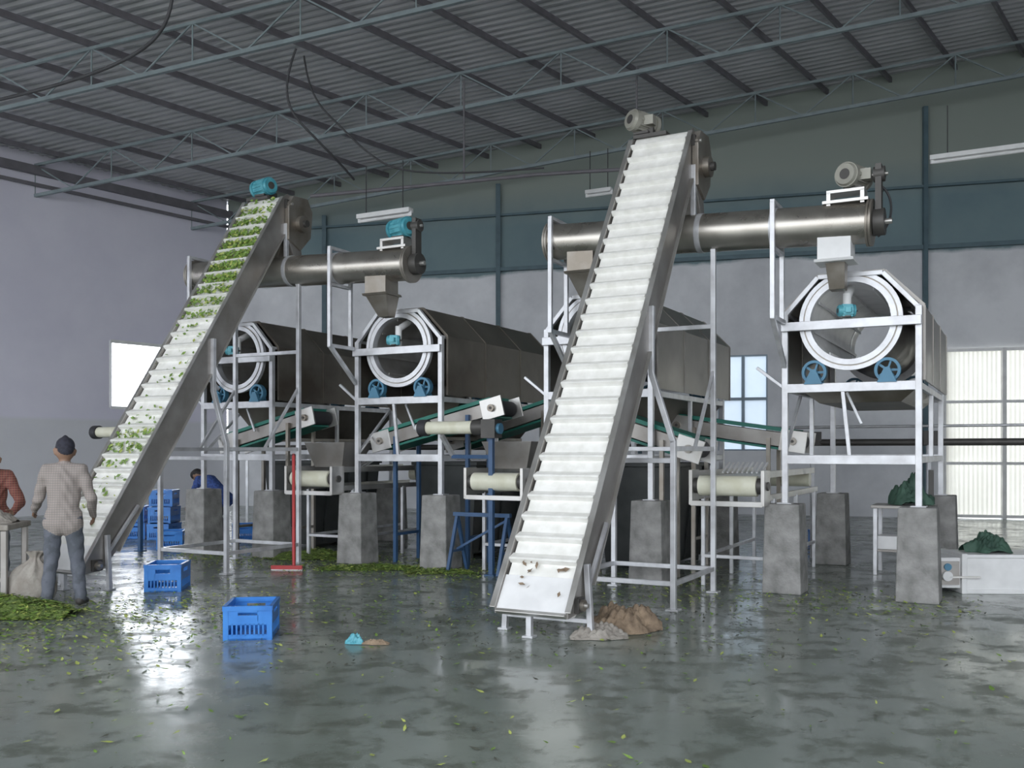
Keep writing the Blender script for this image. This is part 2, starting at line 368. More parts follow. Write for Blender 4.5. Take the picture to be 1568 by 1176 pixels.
# ------------------------------------------------------------------ low outfeed roller conveyors
for l0 in(0,6,3):
    root=empty('outfeed_belt_conveyor',W(l0,-.25),-TH); g=G()
    for x in(-.98,-.16):
        g.bb((x-.015,-.1,1.03),(x+.015,3.0,1.10),STEEL); g.bb((x-.02,-.16,.98),(x+.02,.12,1.38),STEEL)
        g.cyl((x-.04,-.02,1.2),(x+.04,-.02,1.2),.05,DARKM,n=14)
        for y in(.35,1.6,2.8): g.beam((x,y,1.05),(x,y,0),.045,.045,POST)
        g.beam((x,.35,.35),(x,2.8,.35),.04,.04,POST)
        g.box((x,1.45,1.33),(.02,2.7,.08),STEEL)
    g.beam((-.98,-.14,1.0),(-.16,-.14,1.0),.04,.06,STEEL); g.beam((-.98,.35,.35),(-.16,.35,.35),.04,.04,POST)
    g.obj('frame',root,bevel=.004)
    g=G(); g.cyl((-.9,-.05,1.2),(-.24,-.05,1.2),.115,CREAM,n=28); g.cyl((-.96,-.05,1.2),(-.9,-.05,1.2),.09,DARKM); g.cyl((-.24,-.05,1.2),(-.18,-.05,1.2),.09,DARKM)
    g.bb((-.9,-.03,1.29),(-.24,2.95,1.305),BELT); g.cyl((-.9,2.95,1.2),(-.24,2.95,1.2),.1,CREAM,n=24)
    g.obj('belt',root)
    if l0<6:
        g=G(); g.frus((-.57,.5,1.36),(.5,.4,0),(-.57,.55,1.72),(.74,.7,0),SIDE); g.obj('feed_hopper',root,bevel=.004)
    if l0!=3:
        g=G()
        for i in range(9): g.beam((-.9+i*.06,.9,1.33),(-.9+i*.06,1.2,1.45),.02,.02,WHITEP)
        g.obj('comb',root)
g=G()
g.cyl(W(4.9,3.7,1.72),W(16,3.7,1.72),.05,DARKM,n=12)
g.cyl(W(-6,3.7,1.66),W(3,3.7,1.66),.05,DARKM,n=12)
for l in(5.6,7.2,8.8,10.6): g.box(W(l,3.7,1.78),(.22,.2,.2),DARKM); g.beam(W(l,3.7,1.7),W(l,3.7,0),.05,.05,POST)
for l in(-5.6,-4,-1,1.7): g.beam(W(l,3.7,1.7),W(l,3.7,0),.05,.05,POST)
g.cyl(W(4.9,3.75,1.95),W(16,3.75,1.95),.02,POST,n=8)
g.obj('water_pipe_line')
# ------------------------------------------------------------------ building shell
C0=V((-8.3,28,0)); D1=V((-.607,-.794,0)).normalized(); D2=V((.964,-.267,0)).normalized()
def zr(t): return 8.8+.1*t if t<22 else 8.8+2.2-.1*(t-22)
def R(s,t,z=0): return C0+D1*s+D2*t+V((0,0,z))
def wallmat(name,up,upc,low,lowc,zb,stain,top=None,zt=8.1):
    m=bpy.data.materials.new(name); m.use_nodes=True; nt=m.node_tree;N=nt.nodes;L=nt.links;b=N['Principled BSDF']; b.inputs['Roughness'].default_value=.7
    ge=N.new('ShaderNodeTexCoord'); sp=N.new('ShaderNodeSeparateXYZ'); L.new(ge.outputs['Object'],sp.inputs[0])
    no=N.new('ShaderNodeTexNoise'); no.inputs['Scale'].default_value=.55; no.inputs['Detail'].default_value=8; no.inputs['Roughness'].default_value=.6; L.new(ge.outputs['Object'],no.inputs['Vector'])
    def ramp(a,b2):
        r=N.new('ShaderNodeValToRGB'); r.color_ramp.elements[0].position=.35; r.color_ramp.elements[1].position=.62
        r.color_ramp.elements[0].color=(*a,1); r.color_ramp.elements[1].color=(*b2,1); L.new(no.outputs['Fac'],r.inputs[0]); return r
    r1=ramp(upc,up); r2=ramp(lowc,low)
    ad=N.new('ShaderNodeMath'); ad.operation='MULTIPLY_ADD'; ad.inputs[1].default_value=stain; L.new(no.outputs['Fac'],ad.inputs[0]); L.new(sp.outputs['Z'],ad.inputs[2])
    def step(z,w):
        gt=N.new('ShaderNodeMapRange'); gt.inputs[1].default_value=z+stain*.5-w; gt.inputs[2].default_value=z+stain*.5+w; L.new(ad.outputs[0],gt.inputs[0]); return gt
    mx=N.new('ShaderNodeMix'); mx.data_type='RGBA'; L.new(step(zb,.05).outputs[0],mx.inputs[0]); L.new(r2.outputs[0],mx.inputs[6]); L.new(r1.outputs[0],mx.inputs[7])
    out=mx.outputs[2]
    if top:
        m2=N.new('ShaderNodeMix'); m2.data_type='RGBA'; L.new(step(zt,.5).outputs[0],m2.inputs[0]); L.new(out,m2.inputs[6]); m2.inputs[7].default_value=(*top,1); out=m2.outputs[2]
    L.new(out,b.inputs['Base Color'])
    return m
WF=wallmat('far_wall_paint',(.17,.25,.27),(.13,.20,.23),(.80,.81,.84),(.58,.59,.62),6.35,.5,(.26,.30,.27))
WL=wallmat('left_wall_paint',(.82,.80,.91),(.75,.73,.85),(.76,.76,.80),(.70,.70,.74),2.4,.0)
def wall(name,fn,length,top,opens,m):
    ss=sorted({0,length,22 if length>22 else length,*[o[0] for o in opens],*[o[1] for o in opens]}); zz=sorted({0.,7.,*[o[2] for o in opens],*[o[3] for o in opens]})
    g=G()
    for a,b in zip(ss[:-1],ss[1:]):
        for k in range(len(zz)):
            z0=zz[k]; last=k==len(zz)-1
            z1a=top(a)+.09 if last else zz[k+1]; z1b=top(b)+.09 if last else zz[k+1]
            if any(a>=o[0]-1e-6 and b<=o[1]+1e-6 and z0>=o[2]-1e-6 and not last and zz[k+1]<=o[3]+1e-6 for o in opens): continue
            g.add([fn(a,z0),fn(b,z0),fn(b,z1b),fn(a,z1a)],[(0,1,2,3)],m)
    o=g.obj(name); md=o.modifiers.new('s','SOLIDIFY'); md.thickness=.12; md.offset=0
    import bmesh
    bm=bmesh.new(); bm.from_mesh(o.data); bmesh.ops.remove_doubles(bm,verts=bm.verts,dist=1e-4); bm.to_mesh(o.data); bm.free()
wall('wall_left',lambda s,z:R(s,-.06,z),30,lambda s:zr(0),[(1.2,3.6,2.73,4.47)],WL)
wall('wall_far',lambda t,z:R(-.06,t,z),40,zr,[(14.0,15.2,1.6,4.0),(19.3,23.3,0.,4.0)],WF)
wall('wall_right',lambda s,z:R(s,40.06,z),30,lambda s:zr(40),[],WL)
def floormat():
    m=bpy.data.materials.new('wet_concrete_floor'); m.use_nodes=True; nt=m.node_tree;N=nt.nodes;L=nt.links;b=N['Principled BSDF']
    tc=N.new('ShaderNodeTexCoord')
    def noise(sc,det=6,r=.6):
        n=N.new('ShaderNodeTexNoise'); n.inputs['Scale'].default_value=sc; n.inputs['Detail'].default_value=det; n.inputs['Roughness'].default_value=r; L.new(tc.outputs['Object'],n.inputs['Vector']); return n
    n1=noise(.35); r1=N.new('ShaderNodeValToRGB'); e=r1.color_ramp.elements
    e[0].position=.35; e[0].color=(.15,.18,.155,1); e[1].position=.65; e[1].color=(.25,.285,.25,1); L.new(n1.outputs[0],r1.inputs[0])
    n2=noise(2.6,8,.72); r2=N.new('ShaderNodeValToRGB'); e=r2.color_ramp.elements; e[0].position=.40;e[0].color=(.5,.5,.45,1);e[1].position=.52;e[1].color=(1,1,1,1); L.new(n2.outputs[0],r2.inputs[0])
    mx=N.new('ShaderNodeMix'); mx.data_type='RGBA'; mx.blend_type='MULTIPLY'; mx.inputs[0].default_value=1; L.new(r1.outputs[0],mx.inputs[6]); L.new(r2.outputs[0],mx.inputs[7]); L.new(mx.outputs[2],b.inputs['Base Color'])
    n3=noise(.8); mr=N.new('ShaderNodeMapRange'); mr.inputs[1].default_value=.35; mr.inputs[2].default_value=.65; mr.inputs[3].default_value=.10; mr.inputs[4].default_value=.28; L.new(n3.outputs[0],mr.inputs[0])
    # dirt patches are matt
    ml=N.new('ShaderNodeMapRange'); ml.inputs[1].default_value=.40; ml.inputs[2].default_value=.52; ml.inputs[3].default_value=.18; ml.inputs[4].default_value=0; L.new(n2.outputs[0],ml.inputs[0])
    ad=N.new('ShaderNodeMath'); L.new(mr.outputs[0],ad.inputs[0]); L.new(ml.outputs[0],ad.inputs[1]); L.new(ad.outputs[0],b.inputs['Roughness'])
    n4=noise(3.5,3); bp=N.new('ShaderNodeBump'); bp.inputs['Strength'].default_value=.10; bp.inputs['Distance'].default_value=.02; L.new(n4.outputs[0],bp.inputs['Height']); L.new(bp.outputs[0],b.inputs['Normal'])
    b.inputs['Specular IOR Level'].default_value=.55
    return m
g=G(); g.add([R(-.2,-.3,0),R(31,-.3,0),R(31,40.3,0),R(-.2,40.3,0)],[(0,1,2,3)],floormat()); g.obj('floor')
g=G(); g.add([(-90,-60,-.03),(90,-60,-.03),(90,60,-.03),(-90,60,-.03)],[(0,1,2,3)],mat('outside_ground',(.42,.40,.36),.9,0,(.34,.33,.29),.3)); g.obj('ground_outside')
ROOF=mat('roof_sheet',(.54,.54,.57),.5,.1,(.44,.45,.47),.6)
g=G(); ts=[-.4,22,40.4]; vs=[];fs=[]; n=int(31.2/.04)
for i in range(n+1):
    s=-.3+i*.04
    for t in ts: vs.append(R(s,t,zr(max(t,0))+.05+.035*max(-.7,min(.7,math.sin(2*math.pi*s/.24)*1.3))))
for i in range(n):
    for k in(0,1): fs.append((i*3+k,(i+1)*3+k,(i+1)*3+k+1,i*3+k+1))
g.add(vs,fs,ROOF); g.obj('ceiling')
g=G()
t=.7
while t<40:
    z=zr(t)-.07; g.beam(R(0,t,z),R(30,t,z),.06,.12,PURL); t+=1.45
g.obj('roof_purlins')
for s0 in(1.2,5.6,10,15,20,25):
    g=G(); dep=.75
    T=[i*1.1 for i in range(37)]; top=[R(s0,t,zr(t)-.2) for t in T]; bot=[R(s0,t,zr(t)-.2-dep) for t in T]
    for i in range(36):
        g.beam(top[i],top[i+1],.06,.06,TRUSS); g.beam(bot[i],bot[i+1],.08,.075,TRUSS)
        a,b=(bot[i],top[i+1]) if i%2 else (top[i],bot[i+1]); g.beam(a,b,.028,.028,TRUSS)
        if i%2==0: g.beam(bot[i],top[i],.025,.025,TRUSS)
    g.obj('roof_truss')
for t,w in((8.3,.12),(12.1,.1),(18.9,.10),(3.2,.12)):
    g=G(); p=R(.12,t); g.beam(p,p+V((0,0,zr(t)-.9)),w,w,TRUSSW); g.box(p+V((0,0,.02)),(.3,.3,.04),TRUSSW); g.obj('wall_column')
g=G(); g.beam(R(.1,0.1,6.45),R(.1,40,6.45),.1,.10,TRUSSW); g.beam(R(.12,.1,7.9),R(.12,40,7.9),.06,.06,TRUSSW); g.obj('trim_1')
g=G(); g.beam(R(0,.12,8.45),R(30,.12,8.45),.16,.2,PURL); g.beam(R(0,.12,8.1),R(30,.12,8.1),.06,.08,PURL); g.obj('trim_2')
g=G(); t=-.06
for s in(1.2,3.6): g.beam(R(s,t,2.73),R(s,t,4.47),.08,.14,WHITEP)
for z in(2.73,4.47): g.beam(R(1.2,t,z),R(3.6,t,z),.14,.08,WHITEP)
g.obj('window_1')
g=G(); s=-.06
for t in(14.0,14.6,15.2): g.beam(R(s,t,1.6),R(s,t,4.0),.07,.1,GLASSF)
for z in(1.6,2.9,4.0): g.beam(R(s,14,z),R(s,15.2,z),.1,.07,GLASSF)
g.add([R(s,14,1.6),R(s,15.2,1.6),R(s,15.2,4),R(s,14,4)],[(0,1,2,3)],GLASS)
g.obj('window_2')
g=G()
for i in range(80):
    t0=19.3+i*.05; t1=t0+.05; e0=.03 if i%2 else 0; e1=0 if i%2 else .03
    g.add([R(.03+e0,t0,.02),R(.03+e1,t1,.02),R(.03+e1,t1,4.0),R(.03+e0,t0,4.0)],[(0,1,2,3)],DOORS)
for t in(19.3,20.6,21.95,23.3): g.beam(R(.12,t,0),R(.12,t,4.0),.09,.09,WHITEP)
for z in(.06,1.3,2.75,3.97): g.beam(R(.12,19.3,z),R(.12,23.3,z),.07,.07,WHITEP)
g.obj('door_1')
def tube(p,ln,dirv):
    g=G(); d=dirv.normalized()*ln/2; p=V(p)
    g.beam(p-d,p+d,.14,.08,WHITEP); g.cyl(p-d*.96-V((0,0,.08)),p+d*.96-V((0,0,.08)),.03,WHITEP,n=12)
    for k in(-1,1): g.box(p+d*k*.97-V((0,0,.06)),(.05,.05,.09),WHITEP); g.cyl(p+d*k*.7,p+d*k*.7+V((0,0,.9)),.01,CABLE,n=6)
    g.obj('fluorescent_tube_light')
tube((-2.3,17.3,5.87),1.15,LX); tube((1.9,21,7.28),.6,LX); tube((8.35,16.8,6.85),1.9,LX)
def cable(name,pts,r=.02):
    cu=bpy.data.curves.new(name,'CURVE'); cu.dimensions='3D'; cu.bevel_depth=r; cu.bevel_resolution=2
    sp=cu.splines.new('NURBS'); sp.points.add(len(pts)-1); sp.use_endpoint_u=True; sp.order_u=4
    for i,p in enumerate(pts): sp.points[i].co=(*p,1)
    o=bpy.data.objects.new(name,cu); bpy.context.collection.objects.link(o); cu.materials.append(CABLE)
cable('hanging_cable',[(-4.6,13,7.75),(-4.65,13,7.35),(-5.1,13.4,7.1),(-6.6,14,6.9),(-8.6,15,6.95)],.025)
cable('hanging_cable',[(-3.6,16,8.3),(-3.9,16,7.5),(-3.5,16,7.0),(-3.0,16.5,6.6),(-2.8,17,6.4)],.02)
cable('hanging_cable',[(-3.9,18,9.0),(-3.8,18,8.2),(-3.3,18,7.8),(-2.6,18,7.0),(-1.8,18,6.7),(.6,18,6.9)],.018)
cable('motor_cable',[W(7.05,-.3,4.4),W(7.22,-.3,4.25),W(7.15,-.1,4.0),W(7.0,-.1,3.9)],.012)
g=G(); g.path([V((-4.2,20,6.9)),V((-1,20,7.2)),V((0.5,20,7.35)),V((3,20,7.5))],.04,PURL); g.path([V((-1,20,7.2)),V((-1,20,9.3))],.02,PURL); g.path([V((2.6,20,7.5)),V((2.6,20,9.6))],.02,PURL); g.obj('cable_conduit')
# ------------------------------------------------------------------ crates
def crate(x,y,z,rz,sx=.40,sy=.52,h=.29,name='plastic_crate',parent=None):
    g=G(); t=.012
    g.bb((-sx/2,-sy/2,0),(sx/2,sy/2,.015),CRATE)
    for k in(-1,1):
        for (ax,ln,off) in((0,sx,sy),(1,sy,sx)):
            def P(a,b,z0,z1,th=t,ex=0):
                c=k*(off/2-th/2+ex)
                if ax==0: g.bb((a,c-th/2,z0),(b,c+th/2,z1),CRATE)
                else: g.bb((c-th/2,a,z0),(c+th/2,b,z1),CRATE)
            P(-ln/2,ln/2,0,.05); P(-ln/2,ln/2,h-.04,h,.03,.008); P(-ln/2,ln/2,.13,.16)
            P(-ln/2,-ln/2+.04,0,h,.02,.003); P(ln/2-.04,ln/2,0,h,.02,.003)
            nn=int(ln/.035)
            for i in range(1,nn):
                a=-ln/2+i*ln/nn; P(a-.007,a+.007,.04,.14)
            P(-ln/2+.04,-ln/2+ln*.30,.16,h-.03); P(ln/2-ln*.30,ln/2-.04,.16,h-.03); P(-ln*.22,ln*.22,.16,.21); P(-ln*.22,ln*.22,h-.055,h-.03)
    g.obj(name,parent,(x,y,z),rz)
crate(-2.26,8.35,0,.12); crate(-3.98,11.1,0,.12,.40,.5,.31)
root=empty('crate_stack',(-6.6,17.5,0))
for x,y,z,r in((-.3,.1,0,.2),(-.3,.1,.3,.15),(.3,-.1,0,-.1),(.3,-.1,.3,.0),(.3,-.1,.6,.1),(-1,.5,0,.1)): crate(x,y,z,r,name='crate',parent=root)
for x,y,z,r in((-4.8,17.2,0,.3),(-4.2,17,0,0),(5.2,15.8,0,.3),(-5.6,15.8,0,.2)): crate(x,y,z,r)
g=G(); p=V((-2.92,12.85,.06)); q=V((-3.06,13.45,1.55)); g.cyl(p,q,.022,RED,n=12); g.beam(p+V((-.3,0,-.02)),p+V((.12,-.03,-.02)),.05,.05,RED); g.beam(p+V((-.3,0,-.045)),p+V((.12,-.03,-.045)),.03,.03,WHITEP); g.cyl(q-V((0,0,.15)),q,.028,DARK,n=12); g.obj('floor_squeegee')
g=G()
for dx in(0,.75):
    g.beam((dx,-.25,0),(dx,0,.75),.04,.04,BLUEF); g.beam((dx,.25,0),(dx,0,.75),.04,.04,BLUEF); g.beam((dx,-.16,.28),(dx,.16,.28),.03,.03,BLUEF)
g.beam((-.05,0,.76),(.8,0,.76),.06,.05,BLUEF); g.beam((0,0,.3),(.75,0,.7),.03,.03,BLUEF); g.obj('trestle_stand',None,W(1.75,-.15),-TH)
root=empty('white_trough_unit',(4.72,10.75,0),-.05)
g=G(); g.bb((.34,0,.03),(2.3,.55,.42),WHITEP); g.bb((.0,.02,.06),(.34,.5,.40),WHITEP); g.bb((.30,-.03,.0),(.36,.58,.45),WHITEP); g.bb((.34,-.02,.40),(2.3,.57,.44),WHITEP); g.bb((.34,-.02,0),(2.3,.03,.05),WHITEP); g.obj('body',root,bevel=.008)
g=G(); g.bb((.04,-.01,.10),(.28,.025,.36),SIDE); g.cyl((.14,-.05,.2),(.14,-.0,.2),.055,WHITEP); g.cyl((.15,-.03,.3),(.15,0,.3),.04,TEALD); g.bb((.16,-.05,.18),(.5,-.02,.2),STEEL); g.bb((-.05,.05,.0),(.0,.4,.42),DARKM); g.obj('valve_panel',root)
def clothheap(name,x,y,z,rx,ry,h,m,seed,parent=None,fine=0):
    g=G(); nx=48; rnd=random.Random(seed); ph=[rnd.uniform(0,6) for _ in range(8)]; vs=[]; fs=[]
    for j in range(nx+1):
        for i in range(nx+1):
            u=i/nx*2-1; v=j/nx*2-1; r=math.sqrt(u*u+v*v); a=math.atan2(v,u)
            rr=1+.18*math.sin(3*a+ph[0])+.1*math.sin(5*a+ph[1])
            hh=max(0,1-(r/rr)**2)*h*(.75+.28*math.sin(6*u+ph[2]+2*math.sin(4*v+ph[3]))+.2*math.sin(9*v+3*u+ph[4])+fine*abs(math.sin(13*u+5*v+ph[5]+2*math.sin(7*v)))+fine*.6*abs(math.sin(17*v-6*u+ph[6])))
            k=min(1,rr/ max(r,1e-3)) if r>rr else 1
            vs.append((x+u*rx*k,y+v*ry*k,z+max(0,hh)+.004))
    for j in range(nx):
        for i in range(nx): a=j*(nx+1)+i; fs.append((a,a+1,a+nx+2,a+nx+1))
    g.add(vs,fs,m,True); return g.obj(name,parent)
clothheap('green_tarpaulin',5.45,11.0,.44,.28,.22,.17,GCLOTH,2,None,.3)
root=empty('tool_bench',W(7.0,2.3),-TH)
g=G(); g.bb((-.35,-.3,.86),(.4,.3,.9),SIDE)
for x in(-.3,.35):
    for y in(-.25,.25): g.beam((x,y,.86),(x,y,0),.05,.05,POST)
g.bb((-.3,-.25,.3),(.35,.25,.33),SIDE); g.bb((-.28,-.2,.33),(.0,.1,.5),WHITEP); g.bb((.3,.1,.9),(.36,.2,1.35),DARKM); g.obj('table',root,bevel=.005)
clothheap('net_bag',.1,0,.9,.28,.2,.26,GCLOTH,31,root,.3)
clothheap('jute_sack_heap',1.0,8.6,0,.34,.3,.15,SACK,4,None,.45); clothheap('jute_sack_heap',.74,8.25,0,.25,.2,.07,SACKW,9,None,.5)
clothheap('rag',-1.3,7.95,0,.08,.05,.06,TEAL,5,None,.3); clothheap('rag',-1.12,7.92,0,.12,.04,.03,SACK,6,None,.4)
def pile(x,y,rx,ry,h,seed,n):
    o=clothheap('leaf_pile',x,y,0,rx,ry,h,PILEM,seed,None,.25)
    rnd=random.Random(seed); g=G(); M=[tuple(v.co) for v in o.data.vertices]; N=len(M)
    for i in range(n):
        q=M[rnd.randrange(N)]
        if q[2]<.006 and rnd.random()<.5: continue
        px=q[0]+rnd.gauss(0,.02); py=q[1]+rnd.gauss(0,.02); a=rnd.uniform(0,6.3); e=rnd.uniform(.018,.042)
        u=V((math.cos(a),math.sin(a),rnd.uniform(-.4,.4)))*e; v=V((-math.sin(a),math.cos(a),rnd.uniform(-.4,.4)))*e*.4; p=V((px,py,q[2]+.012))
        g.add([p-u,p-v,p+u,p+v],[(0,1,2,3)],rnd.choice([LEAF,LEAFY,LEAF,PILEM]))
    g.obj('loose_leaves',o)
pile(-5.05,9.45,.8,.55,.13,11,2600); pile(-1.9,13.0,.7,.25,.035,12,1400); pile(-3.1,14.4,.8,.4,.08,15,1200); pile(-.95,12.6,.45,.22,.03,17,700)
def scatter(name,n,seed,fn,mats,e0=.02,e1=.045,z=.006):
    rnd=random.Random(seed); g=G()
    for i in range(n):
        x,y=fn(rnd); a=rnd.uniform(0,6.28); e=rnd.uniform(e0,e1); w=e*rnd.uniform(.2,.5); zz=z+rnd.random()*.004
        u=V((math.cos(a),math.sin(a),0))*e; v=V((-math.sin(a),math.cos(a),0))*w; c=V((x,y,zz)); up=V((0,0,rnd.uniform(.002,.02)))
        g.add([c-u,c-v*.9-u*.3+up*.5,c-v+u*.3+up*.5,c+u+up,c+v+u*.3+up*.5,c+v*.9-u*.3],[(0,1,2,3,4,5)],rnd.choice(mats))
    g.obj(name)
allm=[LEAF,LEAFY,LEAF,LEAFY,LEAFD]
def dist(r):
    k=r.random()
    if k<.10: return (r.uniform(-4.5,4),r.uniform(3.4,13))
    if k<.46: return (r.gauss(-4.1,1.1),r.gauss(9.0,1.2))
    if k<.86: return tuple(W(r.uniform(-3.2,2.4),r.gauss(-.2,.7))[:2])
    return tuple(W(r.uniform(3,8),r.gauss(-.4,.7))[:2])
scatter('scattered_leaves',6500,1,dist,allm,.014,.038)
scatter('floor_debris',1200,4,lambda r:(r.gauss(-.2,2.0),r.uniform(7,12.5)) if r.random()<.5 else (r.gauss(.0,1.2),r.gauss(9.2,.8)),[LEAFD,LEAFD,LEAF],.01,.03,.004)
root=empty('sorting_table',(-5.55,10.1,0),.15)
g=G(); g.bb((-.7,-.35,.78),(.35,.35,.84),SACKW)
for x in(-.65,.3):
    for y in(-.3,.3): g.beam((x,y,.78),(x,y,0),.06,.06,SIDE)
g.bb((-.66,-.31,.25),(.31,.31,.29),SIDE); g.bb((-.66,-.33,.29),(-.1,.3,.76),SACKW); g.obj('table',root,bevel=.01)
clothheap('cloth',0-.1,0,.835,.4,.28,.14,SACKW,21,root,.4)
g=G(); nu=40; prof=[(0,.13),(.03,.20),(.12,.225),(.25,.225),(.36,.19),(.42,.12),(.46,.06),(.49,.045),(.52,.07),(.55,.10)]; vs=[];fs=[]
for j,(z,r) in enumerate(prof):
    for i in range(nu):
        a=2*math.pi*i/nu; rr=r*(1+.10*math.sin(2*a+z*4)+.05*math.sin(5*a-z*9)+(.16*math.sin(9*a) if z>.35 else .02*math.sin(11*a+z*20)))
        vs.append((-5.02+math.cos(a)*rr+z*.12,10.0+math.sin(a)*rr*.8,z))
for j in range(len(prof)-1):
    for i in range(nu): fs.append((j*nu+i,j*nu+(i+1)%nu,(j+1)*nu+(i+1)%nu,(j+1)*nu+i))
fs.append(tuple(range(nu))[::-1]); g.add(vs,fs,SACKW,True); o=g.obj('grain_sack'); sm=o.modifiers.new('s','SUBSURF'); sm.levels=1; sm.render_levels=1
# ------------------------------------------------------------------ people
SKIN=mat('skin',(.30,.17,.11),.55); HAIR=mat('hair',(.02,.018,.018),.7); EYE=mat('eye_white',(.8,.8,.78),.3); LIP=mat('lips',(.25,.09,.08),.5)
def cloth(n,c,c2,sc=30): return mat(n,c,.85,0,c2,sc,0,.2,80,lo=.45,hi=.55)
def plaid(n,c,c2,c3,f=14):
    m=bpy.data.materials.new(n); m.use_nodes=True; nt=m.node_tree;N=nt.nodes;L=nt.links;b=N['Principled BSDF']; b.inputs['Roughness'].default_value=.9
    tc=N.new('ShaderNodeTexCoord'); cur=None
    for ax,col in(('X',c2),('Z',c3)):
        w=N.new('ShaderNodeTexWave'); w.bands_direction=ax; w.inputs['Scale'].default_value=f*.5; w.inputs['Distortion'].default_value=1.2; w.inputs['Detail Scale'].default_value=.6; L.new(tc.outputs['Object'],w.inputs[0])
        r=N.new('ShaderNodeMapRange'); r.inputs[1].default_value=.55; r.inputs[2].default_value=.75; r.inputs[4].default_value=.55; L.new(w.outputs['Fac'],r.inputs[0])
        mx=N.new('ShaderNodeMix'); mx.data_type='RGBA'; L.new(r.outputs[0],mx.inputs[0])
        if cur: L.new(cur,mx.inputs[6])
        else: mx.inputs[6].default_value=(*c,1)
        mx.inputs[7].default_value=(*col,1); cur=mx.outputs[2]
    L.new(cur,b.inputs['Base Color']); return m
SHOE=mat('shoe',(.05,.045,.04),.6)
def human(name,loc,rz,J,top,bot,cap=None,shoes=SHOE,sc=1.):
    prims=[]
    def pr(a,b,ra,rb,m,ys=1.): prims.append((V(a),V(b),ra,rb,m,ys))
    P=V(J['pelvis']); Cc=V(J['chest']); Nk=V(J['neck']); H=V(J['head']); fwd=V(J.get('face',(0,1,0))).normalized()
    side=V((1,0,0)); sp=(Cc-P); sn=sp.normalized()
    pr(P+V((-.06,0,-.06)),P+V((.06,0,-.06)),.118,.118,bot,.85)
    pr(P-sn*.07+V((-.06,0,0)),P-sn*.07+V((.06,0,0)),.132,.132,top,.85)
    pr(P+V((-.045,0,0)),P+V((.045,0,0)),.138,.138,top,.85)
    pr(P,Cc,.155,.155,top,.74); pr(P+sp*.5,Cc,.16,.165,top,.72)
    for k,sx in(('l',-1),('r',1)):
        sh=Cc+sn*.13+side*sx*.165
        pr(Cc+sn*.14,sh,.075,.068,top); pr(Cc+side*sx*.06,sh,.11,.07,top,.85)
        el=V(J[k+'el']); wr=V(J[k+'wr']); pr(sh,el,.066,.054,top); pr(el,wr,.053,.040,top)
        d=(wr-el).normalized(); pr(wr,wr+d*.03,.028,.03,SKIN)
        hp=P+side*sx*.09-V((0,0,.03)); kn=V(J[k+'kn']); an=V(J[k+'an'])
        pr(hp,kn,.098,.073,bot); pr(kn,an,.071,.060,bot)
        fd=V(J.get(k+'fd',(sx*.15,1,0))).normalized()
        pr(an-fd*.03+V((0,0,-.045)),an+fd*.15+V((0,0,-.06)),.042,.034,shoes); pr(an,an+V((0,0,-.04)),.046,.044,shoes)
    pr(Cc+sn*.12,Nk,.075,.056,top); pr(Nk-(H-Nk)*.1,H,.055,.055,SKIN)
    up=(H-Nk).normalized()
    pr(H-up*.01-fwd*.012,H+up*.055-fwd*.015,.088,.09,SKIN,1); pr(H+fwd*.035-up*.045,H+fwd*.04+up*.04,.058,.068,SKIN); pr(H+fwd*.055-up*.075,H+fwd*.05-up*.05,.038,.045,SKIN)
    pr(H+fwd*.10-up*.005,H+fwd*.123-up*.018,.013,.017,SKIN)
    sd=fwd.cross(up).normalized()
    for k in(-1,1): pr(H+sd*k*.088-up*.02,H+sd*k*.093+up*.02,.018,.022,SKIN)
    hm=cap or HAIR
    pr(H+up*.065-fwd*.03,H+up*.075+fwd*.012,.094,.088,hm); pr(H+up*.02-fwd*.05,H+up*.06-fwd*.035,.078,.09,hm)
    if cap: pr(H+up*.13-fwd*.02,H+up*.15-fwd*.02,.045,.03,hm)
    g=G()
    for a,b,ra,rb,m,ys in prims:
        d=(b-a); L=d.length
        d,x,y=basis(d if L>1e-5 else V((0,0,1))); n=14; rings=[]
        for k in range(5):
            t=-math.pi/2+k*math.pi/8; rings.append((a+d*math.sin(t)*ra,max(1e-4,math.cos(t)*ra)))
        for k in range(5):
            t=k*math.pi/8; rings.append((b+d*math.sin(t)*rb,max(1e-4,math.cos(t)*rb)))
        vs=[];fs=[]
        for c,r in rings:
            for i in range(n):
                o=(x*math.cos(2*math.pi*i/n)+y*math.sin(2*math.pi*i/n))*r; o.y*=ys; vs.append(c+o)
        for j in range(len(rings)-1):
            for i in range(n): fs.append((j*n+i,j*n+(i+1)%n,(j+1)*n+(i+1)%n,(j+1)*n+i))
        fs+=[tuple(range(n))[::-1],tuple(range((len(rings)-1)*n,len(rings)*n))]
        g.add(vs,fs,m)
    tmp=g.obj('tmp'); md=tmp.modifiers.new('r','REMESH'); md.mode='VOXEL'; md.voxel_size=.011
    sm=tmp.modifiers.new('sm','SMOOTH'); sm.iterations=4; sm.factor=.5
    dg=bpy.context.evaluated_depsgraph_get(); me=bpy.data.meshes.new_from_object(tmp.evaluated_get(dg)); bpy.data.objects.remove(tmp)
    # fabric folds on clothes
    nor=[tuple(v.normal) for v in me.vertices]; cos=[]
    for vtx,nn in zip(me.vertices,nor):
        c=vtx.co; f=0
        if .12<c.z<Nk.z-.02: f=.0035*math.sin(c.z*42+c.x*25+3*math.sin(c.x*17+c.y*11))+.003*math.sin(c.z*23-c.x*38)
        cos+= [c.x+nn[0]*f,c.y+nn[1]*f,c.z+nn[2]*f]
    me.vertices.foreach_set('co',cos); me.update()
    mats=[top,bot,SKIN,shoes,hm]; mats=list(dict.fromkeys(mats)); me.materials.clear()
    for m in mats: me.materials.append(m)
    idx=[]
